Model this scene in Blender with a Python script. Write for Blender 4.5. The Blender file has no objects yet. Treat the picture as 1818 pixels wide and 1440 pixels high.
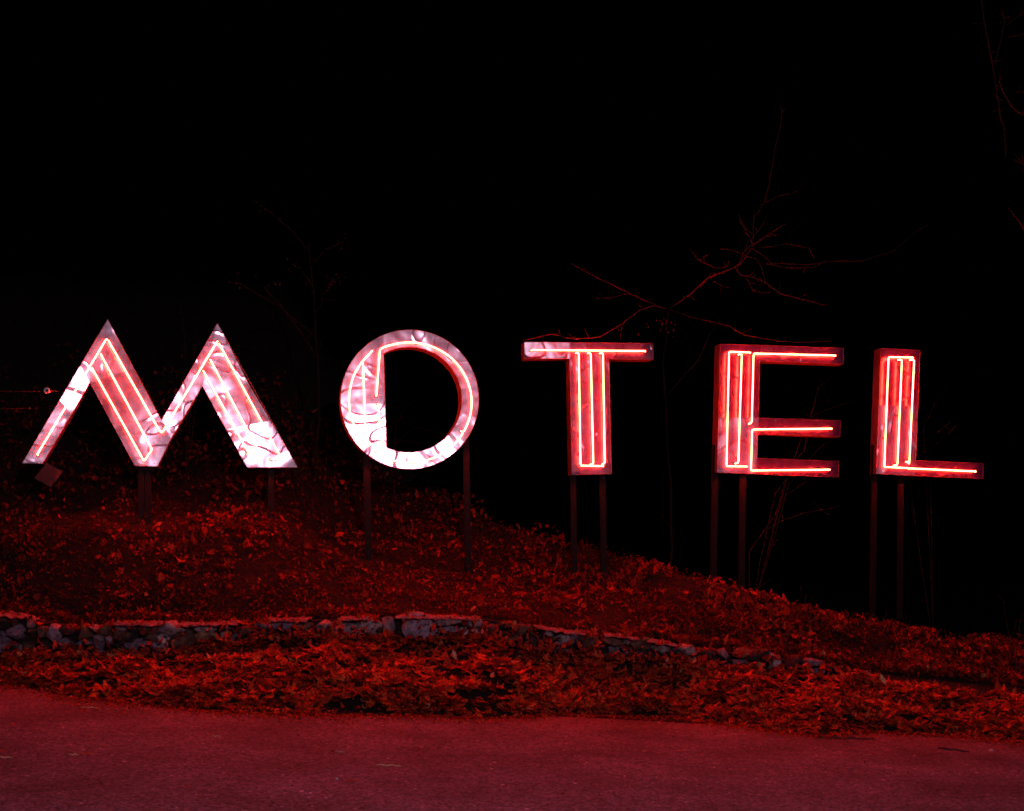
import bpy, bmesh, math, random
import numpy as np
from mathutils import Vector, Matrix, noise
random.seed(7); rng = np.random.default_rng(7)
SC = bpy.context.scene; COL = SC.collection
# ---------------------------------------------------------------- camera geometry (a rising-front view camera)
F = 2200.0; CX = 909.0; HY = 980.0; CZ = 1.5
def at(px, py, Y):
    return Vector(((px-CX)/F*Y, Y, CZ-(py-HY)/F*Y))
def tag(o, label=None, cat=None, group=None, kind=None):
    if label: o['label'] = label
    if cat: o['category'] = cat
    if group: o['group'] = group
    if kind: o['kind'] = kind
    return o
def link(name, me, parent=None, loc=None):
    o = bpy.data.objects.new(name, me); COL.objects.link(o)
    if parent: o.parent = parent
    if loc is not None: o.location = loc
    return o
def empty(name, loc, label, cat, group=None):
    o = bpy.data.objects.new(name, None); COL.objects.link(o); o.location = loc
    o.empty_display_size = .1
    return tag(o, label, cat, group)
class MB:
    """collects vertices and faces in world space"""
    def __init__(s): s.v = []; s.f = []
    def add(s, vs, fs):
        b = len(s.v); s.v += [tuple(v) for v in vs]; s.f += [tuple(b+i for i in f) for f in fs]
    def box(s, c, ax, ay, az):
        c = Vector(c); P = []
        for i in (-1, 1):
            for j in (-1, 1):
                for k in (-1, 1): P.append(c+i*ax+j*ay+k*az)
        s.add(P, [(0,1,3,2),(4,6,7,5),(0,4,5,1),(2,3,7,6),(0,2,6,4),(1,5,7,3)])
    def tube(s, pts, rad, seg=8, cap=True):
        pts = [Vector(p) for p in pts]; n = len(pts)
        if not hasattr(rad, '__len__'): rad = [rad]*n
        b = len(s.v); up = None
        for i, p in enumerate(pts):
            t = (pts[min(i+1, n-1)]-pts[max(i-1, 0)]).normalized()
            if up is None:
                a = Vector((0, 0, 1)) if abs(t.z) < .9 else Vector((1, 0, 0))
                up = (a-a.dot(t)*t).normalized()
            else:
                up = (up-up.dot(t)*t).normalized()
            w = t.cross(up)
            for k in range(seg):
                A = 2*math.pi*k/seg
                s.v.append(tuple(p+rad[i]*(math.cos(A)*up+math.sin(A)*w)))
        for i in range(n-1):
            for k in range(seg):
                k2 = (k+1) % seg
                s.f.append((b+i*seg+k, b+i*seg+k2, b+(i+1)*seg+k2, b+(i+1)*seg+k))
        if cap:
            s.f.append(tuple(b+k for k in range(seg))[::-1]); s.f.append(tuple(b+(n-1)*seg+k for k in range(seg)))
    def build(s, name, mat, parent=None, smooth=False, origin=None):
        me = bpy.data.meshes.new(name)
        o0 = Vector(parent.location) if parent and parent.parent is None else Vector((0, 0, 0))
        if parent and parent.parent: o0 = Vector(parent.parent.location)
        if origin is not None: o0 = Vector(origin)
        me.from_pydata([tuple(Vector(v)-o0) for v in s.v], [], s.f)
        if smooth: me.polygons.foreach_set('use_smooth', [True]*len(me.polygons))
        me.materials.append(mat); me.update()
        return link(name, me, parent, origin if (origin is not None and not parent) else None)
# ---------------------------------------------------------------- materials
def newmat(name):
    m = bpy.data.materials.new(name); m.use_nodes = True
    nt = m.node_tree; nt.nodes.clear()
    return m, nt, nt.nodes.new('ShaderNodeOutputMaterial')
def N(nt, t, **k):
    n = nt.nodes.new(t)
    for a, b in k.items():
        if a.startswith('i_'):
            n.inputs[a[2:].replace('_', ' ')].default_value = b
        else: setattr(n, a, b)
    return n
def ramp(nt, stops):
    r = nt.nodes.new('ShaderNodeValToRGB'); e = r.color_ramp.elements
    while len(e) > 1: e.remove(e[0])
    e[0].position = stops[0][0]; e[0].color = (*stops[0][1], 1)
    for p, c in stops[1:]:
        x = e.new(p); x.color = (*c, 1)
    return r
def simple(name, c1, c2, scale, rough=.8, metal=0, bump=.3, bdist=.01, spec=.3):
    m, nt, out = newmat(name); L = nt.links
    tc = N(nt, 'ShaderNodeNewGeometry'); no = N(nt, 'ShaderNodeTexNoise'); no.inputs['Scale'].default_value = scale
    no.inputs['Detail'].default_value = 6; L.new(tc.outputs['Position'], no.inputs['Vector'])
    r = ramp(nt, [(.3, c1), (.7, c2)]); L.new(no.outputs['Fac'], r.inputs['Fac'])
    p = N(nt, 'ShaderNodeBsdfPrincipled'); p.inputs['Roughness'].default_value = rough; p.inputs['Metallic'].default_value = metal
    p.inputs['Specular IOR Level'].default_value = spec
    L.new(r.outputs['Color'], p.inputs['Base Color'])
    b = N(nt, 'ShaderNodeBump'); b.inputs['Strength'].default_value = bump; b.inputs['Distance'].default_value = bdist
    L.new(no.outputs['Fac'], b.inputs['Height']); L.new(b.outputs['Normal'], p.inputs['Normal'])
    L.new(p.outputs['BSDF'], out.inputs['Surface'])
    return m
def attr_mat(name, rough=.75, spec=.2, transl=0.0, speck=0, bump=0, lo=.33):
    m, nt, out = newmat(name); L = nt.links
    a = N(nt, 'ShaderNodeAttribute'); a.attribute_name = 'col'
    p = N(nt, 'ShaderNodeBsdfPrincipled'); p.inputs['Roughness'].default_value = rough; p.inputs['Specular IOR Level'].default_value = spec
    g = N(nt, 'ShaderNodeNewGeometry'); no = N(nt, 'ShaderNodeTexNoise'); no.inputs['Scale'].default_value = speck or 30
    no.inputs['Detail'].default_value = 8; no.inputs['Roughness'].default_value = .7
    L.new(g.outputs['Position'], no.inputs['Vector'])
    r = ramp(nt, [(.34, (lo, lo, lo)), (.5, (.9, .9, .9)), (.68, (1.6, 1.6, 1.6))]); L.new(no.outputs['Fac'], r.inputs['Fac'])
    mx = N(nt, 'ShaderNodeMix', data_type='RGBA', blend_type='MULTIPLY'); mx.inputs[0].default_value = 1
    L.new(a.outputs['Color'], mx.inputs[6]); L.new(r.outputs['Color'], mx.inputs[7]); L.new(mx.outputs[2], p.inputs['Base Color'])
    if bump:
        b = N(nt, 'ShaderNodeBump'); b.inputs['Strength'].default_value = .8; b.inputs['Distance'].default_value = bump
        L.new(no.outputs['Fac'], b.inputs['Height']); L.new(b.outputs['Normal'], p.inputs['Normal'])
    if transl:
        t = N(nt, 'ShaderNodeBsdfTranslucent'); L.new(mx.outputs[2], t.inputs['Color'])
        s = N(nt, 'ShaderNodeMixShader'); s.inputs[0].default_value = transl
        L.new(p.outputs['BSDF'], s.inputs[1]); L.new(t.outputs['BSDF'], s.inputs[2]); L.new(s.outputs[0], out.inputs['Surface'])
    else: L.new(p.outputs['BSDF'], out.inputs['Surface'])
    return m
NEON = (1.0, .020, .009); NEON_S = 390.0
def neon_mat():
    m, nt, out = newmat('neon_glass'); L = nt.links
    e = N(nt, 'ShaderNodeEmission'); e.inputs['Color'].default_value = (*NEON, 1); e.inputs['Strength'].default_value = NEON_S
    L.new(e.outputs[0], out.inputs['Surface']); return m
def sheet_mat(name, warp, seed, dif=(.055, .032, .075), w1=.06, w2=.06, wscale=2.6, crease=.0026, cw=.025, r1=.19, r2=.3):
    """dented, weathered sheet metal: a glossy and a duller lobe over stained metal, shallow warps and sharp creases"""
    m, nt, out = newmat(name); L = nt.links
    g = N(nt, 'ShaderNodeNewGeometry')
    mp = N(nt, 'ShaderNodeVectorMath', operation='ADD'); mp.inputs[1].default_value = (seed*3.1, seed*1.7, seed*2.3)
    L.new(g.outputs['Position'], mp.inputs[0])
    def noi(sc, de, di):
        n = N(nt, 'ShaderNodeTexNoise'); n.inputs['Scale'].default_value = sc; n.inputs['Detail'].default_value = de; n.inputs['Distortion'].default_value = di
        L.new(mp.outputs[0], n.inputs['Vector']); return n
    n1 = noi(wscale, 1.0, .8); n2 = noi(8, 0, 1.0); n3 = noi(60, 6, 0); n4 = noi(2.0, .4, 1.5); n5 = noi(5, 3, .6)
    cr = ramp(nt, [(.0, (0, 0, 0)), (.5-cw, (0, 0, 0)), (.5, (1, 1, 1)), (.5+cw, (0, 0, 0))]); L.new(n4.outputs['Fac'], cr.inputs['Fac'])
    prev = None
    for hgt, dist in ((n1.outputs['Fac'], warp), (n2.outputs['Fac'], warp*.06), (cr.outputs['Color'], crease)):
        b = N(nt, 'ShaderNodeBump'); b.inputs['Distance'].default_value = dist; b.inputs['Strength'].default_value = 1
        L.new(hgt, b.inputs['Height'])
        if prev: L.new(prev.outputs['Normal'], b.inputs['Normal'])
        prev = b
    at_ = N(nt, 'ShaderNodeAttribute'); at_.attribute_name = 'tilt'
    ad = N(nt, 'ShaderNodeVectorMath', operation='ADD'); nm = N(nt, 'ShaderNodeVectorMath', operation='NORMALIZE')
    L.new(prev.outputs['Normal'], ad.inputs[0]); L.new(at_.outputs['Vector'], ad.inputs[1]); L.new(ad.outputs[0], nm.inputs[0])
    d = N(nt, 'ShaderNodeBsdfDiffuse')
    r = ramp(nt, [(.35, tuple(c*.75 for c in dif)), (.65, tuple(c*1.2 for c in dif))]); L.new(n3.outputs['Fac'], r.inputs['Fac']); L.new(r.outputs['Color'], d.inputs['Color'])
    st = ramp(nt, [(.38, (.45, .38, .42)), (.6, (.85, .74, .86))]); L.new(n5.outputs['Fac'], st.inputs['Fac'])
    prev = d.outputs[0]
    for rr, ww in ((r1, w1), (r2, w2)):
        gs = N(nt, 'ShaderNodeBsdfGlossy'); L.new(st.outputs[0], gs.inputs['Color']); gs.inputs['Roughness'].default_value = rr; L.new(nm.outputs[0], gs.inputs['Normal'])
        s = N(nt, 'ShaderNodeMixShader'); s.inputs[0].default_value = ww
        L.new(prev, s.inputs[1]); L.new(gs.outputs[0], s.inputs[2]); prev = s.outputs[0]
    L.new(prev, out.inputs['Surface'])
    return m
M_NEON = neon_mat()
M_SIDE = simple('painted_steel', (.06, .03, .03), (.11, .06, .06), 9, rough=.5, metal=.2, bump=.1)
M_POST = simple('rusty_post', (.003, .001, .001), (.007, .002, .002), 14, rough=.7, metal=.3)
M_CAP = simple('rubber_cap', (.02, .015, .015), (.05, .03, .03), 30, rough=.6)
M_BARK = simple('bark', (.022, .006, .005), (.05, .015, .012), 40, rough=.85)
M_SHOOT = simple('dark_shoots', (.011, .004, .004), (.024, .008, .007), 30, rough=.9)
M_TRUNK = simple('unlit_bark', (.003, .002, .002), (.008, .004, .003), 20, rough=.95)  # near-black copy of the bark: darkness around the unlit trunks put into colour
M_CERAM = simple('glazed_ceramic', (.6, .55, .55), (.75, .7, .7), 30, rough=.25)
# ---------------------------------------------------------------- terrain curves
def Iy(px, tab): return np.interp(px, [a for a, b in tab], [b for a, b in tab])
T_EDGE = [(-600,1195),(0,1203),(60,1222),(130,1238),(350,1262),(500,1270),(700,1270),(850,1276),(1000,1270),(1200,1273),(1300,1288),(1450,1308),(1560,1300),(1650,1304),(1818,1318),(2500,1330)]
T_BASE = [(-600,1170),(0,1167),(100,1163),(200,1166),(300,1166),(370,1148),(480,1135),(600,1130),(700,1140),(860,1132),(920,1150),(1000,1162),(1200,1178),(1370,1199),(1500,1207),(1600,1212),(1818,1235),(2500,1260)]
T_TOP = [(-600,1085),(0,1088),(60,1098),(130,1112),(200,1105),(340,1108),(430,1105),(480,1100),(600,1098),(660,1096),(720,1093),(860,1097),(900,1103),(1000,1120),(1100,1128),(1200,1144),(1280,1154),(1400,1170),(1500,1188),(1600,1200),(1818,1222),(2500,1250)]
T_MID = [(-600,960),(0,945),(250,930),(480,927),(650,1003),(830,1030),(1020,1036),(1090,1040),(1180,1075),(1300,1100),(1400,1126),(1500,1148),(1600,1163),(1818,1188),(2500,1200)]
T_CREST = [(-600,740),(0,760),(500,790),(620,850),(830,903),(900,935),(1000,962),(1100,985),(1200,1020),(1300,1046),(1400,1078),(1500,1100),(1600,1114),(1700,1136),(1760,1130),(1818,1142),(2500,1150)]
Y_WALL = [(-600,12.0),(0,12.0),(250,11.9),(500,11.95),(900,12.35),(1300,12.55),(1818,12.7),(2500,12.9)]
Y_CREST = [(-600,15.6),(600,15.4),(830,15.0),(900,14.8),(1000,14.5),(1100,14.3),(1180,14.0),(1280,13.7),(1400,13.5),(1818,13.5),(2500,13.6)]
YAW = math.radians(11.1)
P0 = at(280, HY, 13.0)
def planeY(px, P=P0, yaw=YAW, off=0.0):
    n = Vector((math.sin(yaw), -math.cos(yaw), 0)); r = Vector(((px-CX)/F, 1, 0))
    return (n.dot(P)+off)/n.dot(r)
def road_z(x, y): return -.055*x
def build_rows():
    pxs = np.linspace(-600, 2500, 420); rows = []
    for px in pxs:
        k = (px-CX)/F; kr = .055*k
        yw = Iy(px, Y_WALL)
        ye = CZ/(((Iy(px, T_EDGE)-HY)/F)-kr)
        ye = min(ye, yw-.45)
        c = []
        def P(py, Y): c.append((k*Y, Y, CZ-(py-HY)/F*Y))
        def Z(Y, z): c.append((k*Y, Y, z))
        Z(ye-.5, road_z(k*(ye-.5), 0)-.05)
        Z(ye, road_z(k*ye, 0)+.004)
        P(Iy(px, T_BASE), yw-.04)
        zb = c[-1][2]
        P(Iy(px, T_BASE)-2, yw+.10)
        zt = CZ-(Iy(px, T_TOP)-HY)/F*yw
        Z(yw+.24, zt-.03)
        Z(yw+.42, zt+.02)
        # mid row: sign plane on the left, half way up to the crest on the right
        w = np.clip((px-1090)/90, 0, 1)
        ym = (1-w)*(planeY(px)+.05)+w*(.5*(yw+.42)+.5*Iy(px, Y_CREST))
        ym = max(ym, yw+.75)
        P(Iy(px, T_MID), ym)
        yc = max(Iy(px, Y_CREST), ym+.35)
        P(Iy(px, T_CREST), yc)
        zc = c[-1][2]; w2 = np.clip((px-500)/400, 0, 1)
        Z(yc+1.2, zc+(1-w2)*.9-w2*.35)
        Z(yc+4, zc+(1-w2)*2.6-w2*.9)
        Z(yc+14, zc+(1-w2)*5-w2*1.2)
        Z(yc+90, zc+(1-w2)*8-w2*1.5)
        rows.append(c)
    A = np.array(rows).transpose(1, 0, 2)          # row, col, xyz
    return pxs, A
PXS, ROWS = build_rows()
SUB = [4, 14, 1, 2, 3, 18, 16, 8, 8, 6, 6]
def build_surface():
    out = []; tag_ = []
    for i, n in enumerate(SUB):
        for j in range(n):
            t = j/n; out.append(ROWS[i]*(1-t)+ROWS[i+1]*t); tag_.append(i+t)
    out.append(ROWS[-1]); tag_.append(len(SUB))
    S = np.array(out); T = np.array(tag_)
    for a in range(S.shape[0]):
        t = T[a]
        amp = 0 if t < 1 else (.02 if t < 2 else (0 if t < 5 else (.05 if t < 7.5 else .12)))
        if t == 1: amp = 0
        if amp:
            for b in range(S.shape[1]):
                p = Vector(S[a, b]); q = noise.fractal(p*2.2, .8, 2.1, 4)
                S[a, b, 2] += amp*q
    return S, T
SURF, STAG = build_surface()
def surf_at(px, t):
    """px, t arrays -> points, normals on the bank"""
    ci = np.interp(px, PXS, np.arange(len(PXS))); ri = np.interp(t, STAG, np.arange(len(STAG)))
    c0 = np.clip(ci.astype(int), 0, len(PXS)-2); r0 = np.clip(ri.astype(int), 0, len(STAG)-2)
    fc = (ci-c0)[:, None]; fr = (ri-r0)[:, None]
    a = SURF[r0, c0]; b = SURF[r0, c0+1]; c = SURF[r0+1, c0]; d = SURF[r0+1, c0+1]
    p = (a*(1-fc)+b*fc)*(1-fr)+(c*(1-fc)+d*fc)*fr
    n = np.cross((b-a)*(1-fr)+(d-c)*fr, (c-a)*(1-fc)+(d-b)*fc); n /= np.linalg.norm(n, axis=1)[:, None]+1e-9
    n[n[:, 2] < 0] *= -1
    return p, n
def ground_z(px, Y):
    col = int(round(np.interp(px, PXS, np.arange(len(PXS)))))
    return float(np.interp(Y, SURF[:, col, 1], SURF[:, col, 2]))
# ---- hillside mesh
nr, nc = SURF.shape[:2]
me = bpy.data.meshes.new('hillside')
idx = np.arange(nr*nc).reshape(nr, nc)
me.from_pydata(SURF.reshape(-1, 3).tolist(), [], np.stack([idx[:-1, :-1], idx[:-1, 1:], idx[1:, 1:], idx[1:, :-1]], -1).reshape(-1, 4).tolist())
me.polygons.foreach_set('use_smooth', [True]*len(me.polygons))
M_SOIL = simple('dark_soil', (.002, .001, .001), (.012, .004, .003), 12, rough=.95, bump=1, bdist=.03)
me.materials.append(M_SOIL); tag(link('hillside', me), kind='structure')
# ---- road
def road():
    m, nt, out = newmat('asphalt'); L = nt.links
    g = N(nt, 'ShaderNodeNewGeometry')
    big = N(nt, 'ShaderNodeTexNoise'); big.inputs['Scale'].default_value = 1.3; big.inputs['Detail'].default_value = 5
    mid = N(nt, 'ShaderNodeTexNoise'); mid.inputs['Scale'].default_value = 14; mid.inputs['Detail'].default_value = 8; mid.inputs['Roughness'].default_value = .75
    vo = N(nt, 'ShaderNodeTexVoronoi'); vo.inputs['Scale'].default_value = 55
    vo2 = N(nt, 'ShaderNodeTexVoronoi'); vo2.inputs['Scale'].default_value = 48
    for n in (big, mid, vo, vo2): L.new(g.outputs['Position'], n.inputs['Vector'])
    r0 = ramp(nt, [(.3, (.10, .062, .09)), (.72, (.24, .138, .215))]); L.new(big.outputs['Fac'], r0.inputs['Fac'])
    r1 = ramp(nt, [(.25, (.55, .55, .55)), (.55, (1, 1, 1)), (.8, (1.35, 1.35, 1.35))]); L.new(mid.outputs['Fac'], r1.inputs['Fac'])
    r2 = ramp(nt, [(0, (.12, .11, .12)), (.35, (.7, .7, .72)), (.8, (1.25, 1.25, 1.3)), (.93, (1.5, 1.5, 1.55)), (1, (7, 6.6, 7))]); L.new(vo.outputs['Color'], r2.inputs['Fac'])
    m1 = N(nt, 'ShaderNodeMix', data_type='RGBA', blend_type='MULTIPLY'); m1.inputs[0].default_value = 1
    m2 = N(nt, 'ShaderNodeMix', data_type='RGBA', blend_type='MULTIPLY'); m2.inputs[0].default_value = 1
    L.new(r0.outputs[0], m1.inputs[6]); L.new(r1.outputs[0], m1.inputs[7]); L.new(m1.outputs[2], m2.inputs[6]); L.new(r2.outputs[0], m2.inputs[7])
    p = N(nt, 'ShaderNodeBsdfPrincipled'); p.inputs['Roughness'].default_value = .85; p.inputs['Specular IOR Level'].default_value = .3
    L.new(m2.outputs[2], p.inputs['Base Color'])
    hs = N(nt, 'ShaderNodeMath', operation='ADD'); L.new(vo.outputs['Distance'], hs.inputs[0]); L.new(mid.outputs['Fac'], hs.inputs[1])
    b = N(nt, 'ShaderNodeBump'); b.inputs['Strength'].default_value = .9; b.inputs['Distance'].default_value = .006
    L.new(hs.outputs[0], b.inputs['Height']); L.new(b.outputs['Normal'], p.inputs['Normal'])
    L.new(p.outputs['BSDF'], out.inputs['Surface'])
    xs = np.linspace(-60, 60, 121); ys = np.linspace(-40, 12.4, 60); V = []; Fc = []
    for y in ys:
        for x in xs:
            xx = max(-14, min(14, x))
            V.append((x, y, road_z(xx, y)+(.012*noise.noise(Vector((x*.7, y*.7, 0))) if y < 10.3 else 0)-(.25 if y > 12 else 0)))
    for j in range(59):
        for i in range(120): a = j*121+i; Fc.append((a, a+1, a+122, a+121))
    me = bpy.data.meshes.new('road'); me.from_pydata(V, [], Fc); me.materials.append(m)
    me.polygons.foreach_set('use_smooth', [True]*len(me.polygons))
    tag(link('road', me), kind='structure')
road()
# ---------------------------------------------------------------- scattered leaves and grass (stuff)
def leaf_shapes():
    S = []
    def mk(out, mid):
        V = [(0, 0, 0)]+out; n = len(out)
        return np.array(V, float), [(0, i+1, (i+1) % n+1) for i in range(n)]
    # lobed maple leaf
    o = []
    for k in range(5):
        a = math.radians(-150+k*60+30*0); r = [.55, .85, 1.0, .85, .55][k]
        o.append((r*math.sin(a*.9), r*math.cos(a*.9)*1.0, 0))
        if k < 4:
            a2 = math.radians(-120+k*60); o.append((.42*math.sin(a2*.9), .42*math.cos(a2*.9), 0))
    o.append((0, -.45, 0)); S.append(mk(o, 0))
    # oval, long
    S.append(mk([(0, -1, 0), (.28, -.5, 0), (.38, 0, 0), (.26, .5, 0), (0, 1, 0), (-.26, .5, 0), (-.38, 0, 0), (-.28, -.5, 0)], 0))
    # oak like, wavy edge
    S.append(mk([(0, -1, 0), (.22, -.6, 0), (.14, -.4, 0), (.38, -.1, 0), (.2, .1, 0), (.42, .45, 0), (.15, .6, 0), (0, 1, 0), (-.18, .6, 0), (-.38, .4, 0), (-.2, .15, 0), (-.4, -.15, 0), (-.15, -.4, 0), (-.22, -.65, 0)], 0))
    # broken piece
    S.append(mk([(-.5, -.4, 0), (.1, -.6, 0), (.6, -.1, 0), (.3, .5, 0), (-.3, .35, 0)], 0))
    return S
LEAVES = leaf_shapes()
PAL = np.array([(.34, .034, .012), (.46, .05, .016), (.26, .026, .01), (.54, .075, .022), (.16, .02, .008), (.5, .2, .09), (.06, .012, .007)])
def scatter(name, P, Nn, size, tilt, pal_w, curl, mat, shapes=(0, 1, 2, 3), lift=.0, dark=1.0):
    n = len(P); which = rng.choice(shapes, n)
    a = rng.uniform(0, 2*math.pi, n)
    # tilted normals
    nv = Nn+rng.normal(0, tilt, (n, 3)); nv /= np.linalg.norm(nv, axis=1)[:, None]
    ref = np.stack([np.cos(a), np.sin(a), np.zeros(n)], 1)
    u = ref-(ref*nv).sum(1)[:, None]*nv; u /= np.linalg.norm(u, axis=1)[:, None]+1e-9
    w = np.cross(nv, u)
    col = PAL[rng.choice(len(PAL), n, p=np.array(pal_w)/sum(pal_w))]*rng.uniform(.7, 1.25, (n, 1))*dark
    VV = []; FF = []; CC = []; base = 0
    cu = rng.uniform(-curl, curl, n); cv = rng.uniform(-curl, curl*1.4, n); tw = rng.uniform(-curl, curl, n)*.7
    for s in shapes:
        I = np.nonzero(which == s)[0]
        if not len(I): continue
        V, Fs = LEAVES[s]; k = len(V)
        X = V[None, :, 0]+rng.normal(0, .06, (len(I), k)); Y = V[None, :, 1]+rng.normal(0, .06, (len(I), k))
        Z = cu[I][:, None]*(X**2)*1.8+cv[I][:, None]*(Y**2)*.9+tw[I][:, None]*X*Y+rng.normal(0, .05, X.shape)
        sz = size[I][:, None, None]
        W = P[I][:, None, :]+sz*(X[..., None]*u[I][:, None, :]+Y[..., None]*w[I][:, None, :]+Z[..., None]*nv[I][:, None, :])
        VV.append(W.reshape(-1, 3)); CC.append(np.repeat(col[I], k, 0))
        f = np.array(Fs)[None]+(base+np.arange(len(I))*k)[:, None, None]; FF.append(f.reshape(-1, 3)); base += len(I)*k
    V = np.concatenate(VV); Fa = np.concatenate(FF); C = np.concatenate(CC)
    return fast_mesh(name, V, Fa, C, mat)
def fast_mesh(name, V, Fa, C, mat):
    me = bpy.data.meshes.new(name); k = Fa.shape[1]
    me.vertices.add(len(V)); me.vertices.foreach_set('co', V.astype(np.float32).ravel())
    me.loops.add(Fa.size); me.loops.foreach_set('vertex_index', Fa.astype(np.int32).ravel())
    me.polygons.add(len(Fa)); me.polygons.foreach_set('loop_start', np.arange(0, Fa.size, k, dtype=np.int32))
    me.polygons.foreach_set('loop_total', np.full(len(Fa), k, np.int32))
    at_ = me.attributes.new('col', 'FLOAT_COLOR', 'POINT')
    at_.data.foreach_set('color', np.concatenate([C, np.ones((len(C), 1))], 1).astype(np.float32).ravel())
    me.materials.append(mat); me.update(); me.validate()
    return link(name, me)
M_LEAF = attr_mat('dead_leaf', transl=.28, speck=60)
M_STEM = attr_mat('dry_stem', transl=.1, speck=40)
def nz(p, s, o=0):
    return np.array([noise.noise(Vector(q)*s+Vector((o, o, o))) for q in p])
# roadside drift of leaves between the road and the wall
n = 15000
px = rng.uniform(-120, 1950, n); t = .97+rng.beta(.9, 1.2, n)*1.03
P, Nn = surf_at(px, t)
keep = (t > 1.12+.2*nz(P, 1.3)) | (rng.random(n) < .8)
thin = nz(P*np.array([1, 1.6, 1.6]), 2.6, 5)
keep &= ~((thin < -.22) & (rng.random(n) < .75))
P, Nn, t = P[keep], Nn[keep], t[keep]; n = len(P)
mound = np.clip(nz(P, 2.0, 9)*.10+nz(P, 5, 19)*.05, -.03, .1)*np.clip((t-1)*4, 0, 1)
P[:, 2] += mound+rng.uniform(0, .055, n)*np.clip((t-1)*5, .1, 1)
sz = rng.uniform(.042, .105, n)*np.clip(.5+(t-1)*3, .5, 1)
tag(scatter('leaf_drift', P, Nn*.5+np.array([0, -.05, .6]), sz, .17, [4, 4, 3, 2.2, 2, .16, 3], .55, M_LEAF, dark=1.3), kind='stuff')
# leaf crumbs where the drift thins out onto the asphalt
n = 9000
px = rng.uniform(-100, 1950, n)
P, Nn = surf_at(px, np.full(n, 1.0)); d = np.abs(rng.normal(0, .22, n))*np.where(rng.random(n) < .06, 5, 1)
d *= 1+1.0*np.clip(nz(P, .7, 2), -.5, 1)
P[:, 1] -= d-.1; P[:, 2] = -.055*P[:, 0]+rng.uniform(.004, .016, n); Nn[:] = (0, 0, 1)
tag(scatter('leaf_crumbs', P, Nn, rng.uniform(.006, .026, n), .18, [4, 4, 3, 2, 2, 1.6, 2], .5, M_LEAF, shapes=(1, 3)), kind='stuff')
# leaves on the bank
n = 30000
px = rng.uniform(-120, 1980, n); t = 4.4+3.3*rng.random(n)**1.05
P, Nn = surf_at(px, t)
prob = np.clip(.75+2.4*nz(P, 1.7, 3)+1.2*nz(P, 5, 13), .04, 1)*np.where(px < 1150, np.clip(1.05-.22*(t-4.6), .25, 1), 1)
k = rng.random(n) < prob; P, Nn, t, px = P[k], Nn[k], t[k], px[k]; n = len(P)
P += Nn*rng.uniform(-.01, .09, n)[:, None]
big = rng.random(n) < np.where(px > 900, .3, .1)
sz = np.where(big, rng.uniform(.045, .08, n), rng.uniform(.012, .038, n))
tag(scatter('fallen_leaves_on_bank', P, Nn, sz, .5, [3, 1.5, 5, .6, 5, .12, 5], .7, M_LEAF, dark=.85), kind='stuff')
# thin ground cover: dry grass and creeping vine stems
def blades(name, P, Nn, length, width, droop, col, mat, seg=4, side=.5):
    n = len(P); a = rng.uniform(0, 2*math.pi, n)
    d = np.stack([np.cos(a), np.sin(a)*.8-.25, np.zeros(n)], 1)
    V = np.zeros((n, (seg+1)*2, 3)); wv = np.stack([-np.sin(a), np.cos(a), np.zeros(n)], 1)
    wv = wv*.6+np.array([.7, .2, 0]); wv /= np.linalg.norm(wv, axis=1)[:, None]
    bend = rng.normal(0, .35, (n, 1))
    for s in range(seg+1):
        q = s/seg
        c = P+length[:, None]*(Nn*(q*(1-side)-droop[:, None]*q*q)+d*side*q*(1+.6*q)+wv*bend*q*q*.5)
        hw = (width*(1-.75*q))[:, None]
        V[:, 2*s] = c-wv*hw; V[:, 2*s+1] = c+wv*hw
    f = np.array([(2*s, 2*s+1, 2*s+3, 2*s+2) for s in range(seg)])[None]+(np.arange(n)*(seg+1)*2)[:, None, None]
    C = np.repeat(col, (seg+1)*2, 0)
    return fast_mesh(name, V.reshape(-1, 3), f.reshape(-1, 4), C, mat)
n = 34000
px = rng.uniform(-120, 1980, n); t = 4.5+3.0*rng.random(n)
P, Nn = surf_at(px, t); k = rng.random(n) < np.clip(.6+2.6*nz(P, 1.6, 7), .03, 1); P, Nn = P[k], Nn[k]; n = len(P)
col = np.array([(.30, .035, .014)])*rng.uniform(.08, 1.25, (n, 1))**1.3
tag(blades('dry_grass', P, Nn*.6+np.array([0, -.1, .5]), rng.uniform(.05, .24, n), rng.uniform(.0015, .0055, n), rng.uniform(.1, .8, n), col, M_STEM), kind='stuff')
# small creeper leaves
n = 20000
px = rng.uniform(-120, 1900, n); t = 4.6+2.6*rng.random(n)
P, Nn = surf_at(px, t); k = rng.random(n) < np.clip(.4+2.8*nz(P, 1.7, 11), .0, 1)*np.where(px > 1150, .5, 1); P, Nn = P[k], Nn[k]; n = len(P)
P += Nn*rng.uniform(.0, .12, n)[:, None]
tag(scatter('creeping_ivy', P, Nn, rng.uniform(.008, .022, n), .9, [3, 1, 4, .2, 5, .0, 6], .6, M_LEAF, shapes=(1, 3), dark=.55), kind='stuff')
# larger leaves lodged in the growth high on the bank
n = 7000
px = rng.uniform(-120, 1000, n); t = rng.uniform(5.7, 8.2, n)
P, Nn = surf_at(px, t); k = rng.random(n) < np.clip(.35+2.6*nz(P, 2.1, 31), .02, 1)*np.clip(1.25-.75*(t-6.6), .1, 1); P, Nn = P[k], Nn[k]; n = len(P); P += Nn*rng.uniform(.02, .2, n)[:, None]
tag(scatter('fallen_leaves_high_on_bank', P, Nn*.4+np.array([0, -.6, .2]), rng.uniform(.02, .06, n), .6, [3, 2, 4, .7, 4, .1, 4], .8, M_LEAF, dark=.6), kind='stuff')
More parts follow.
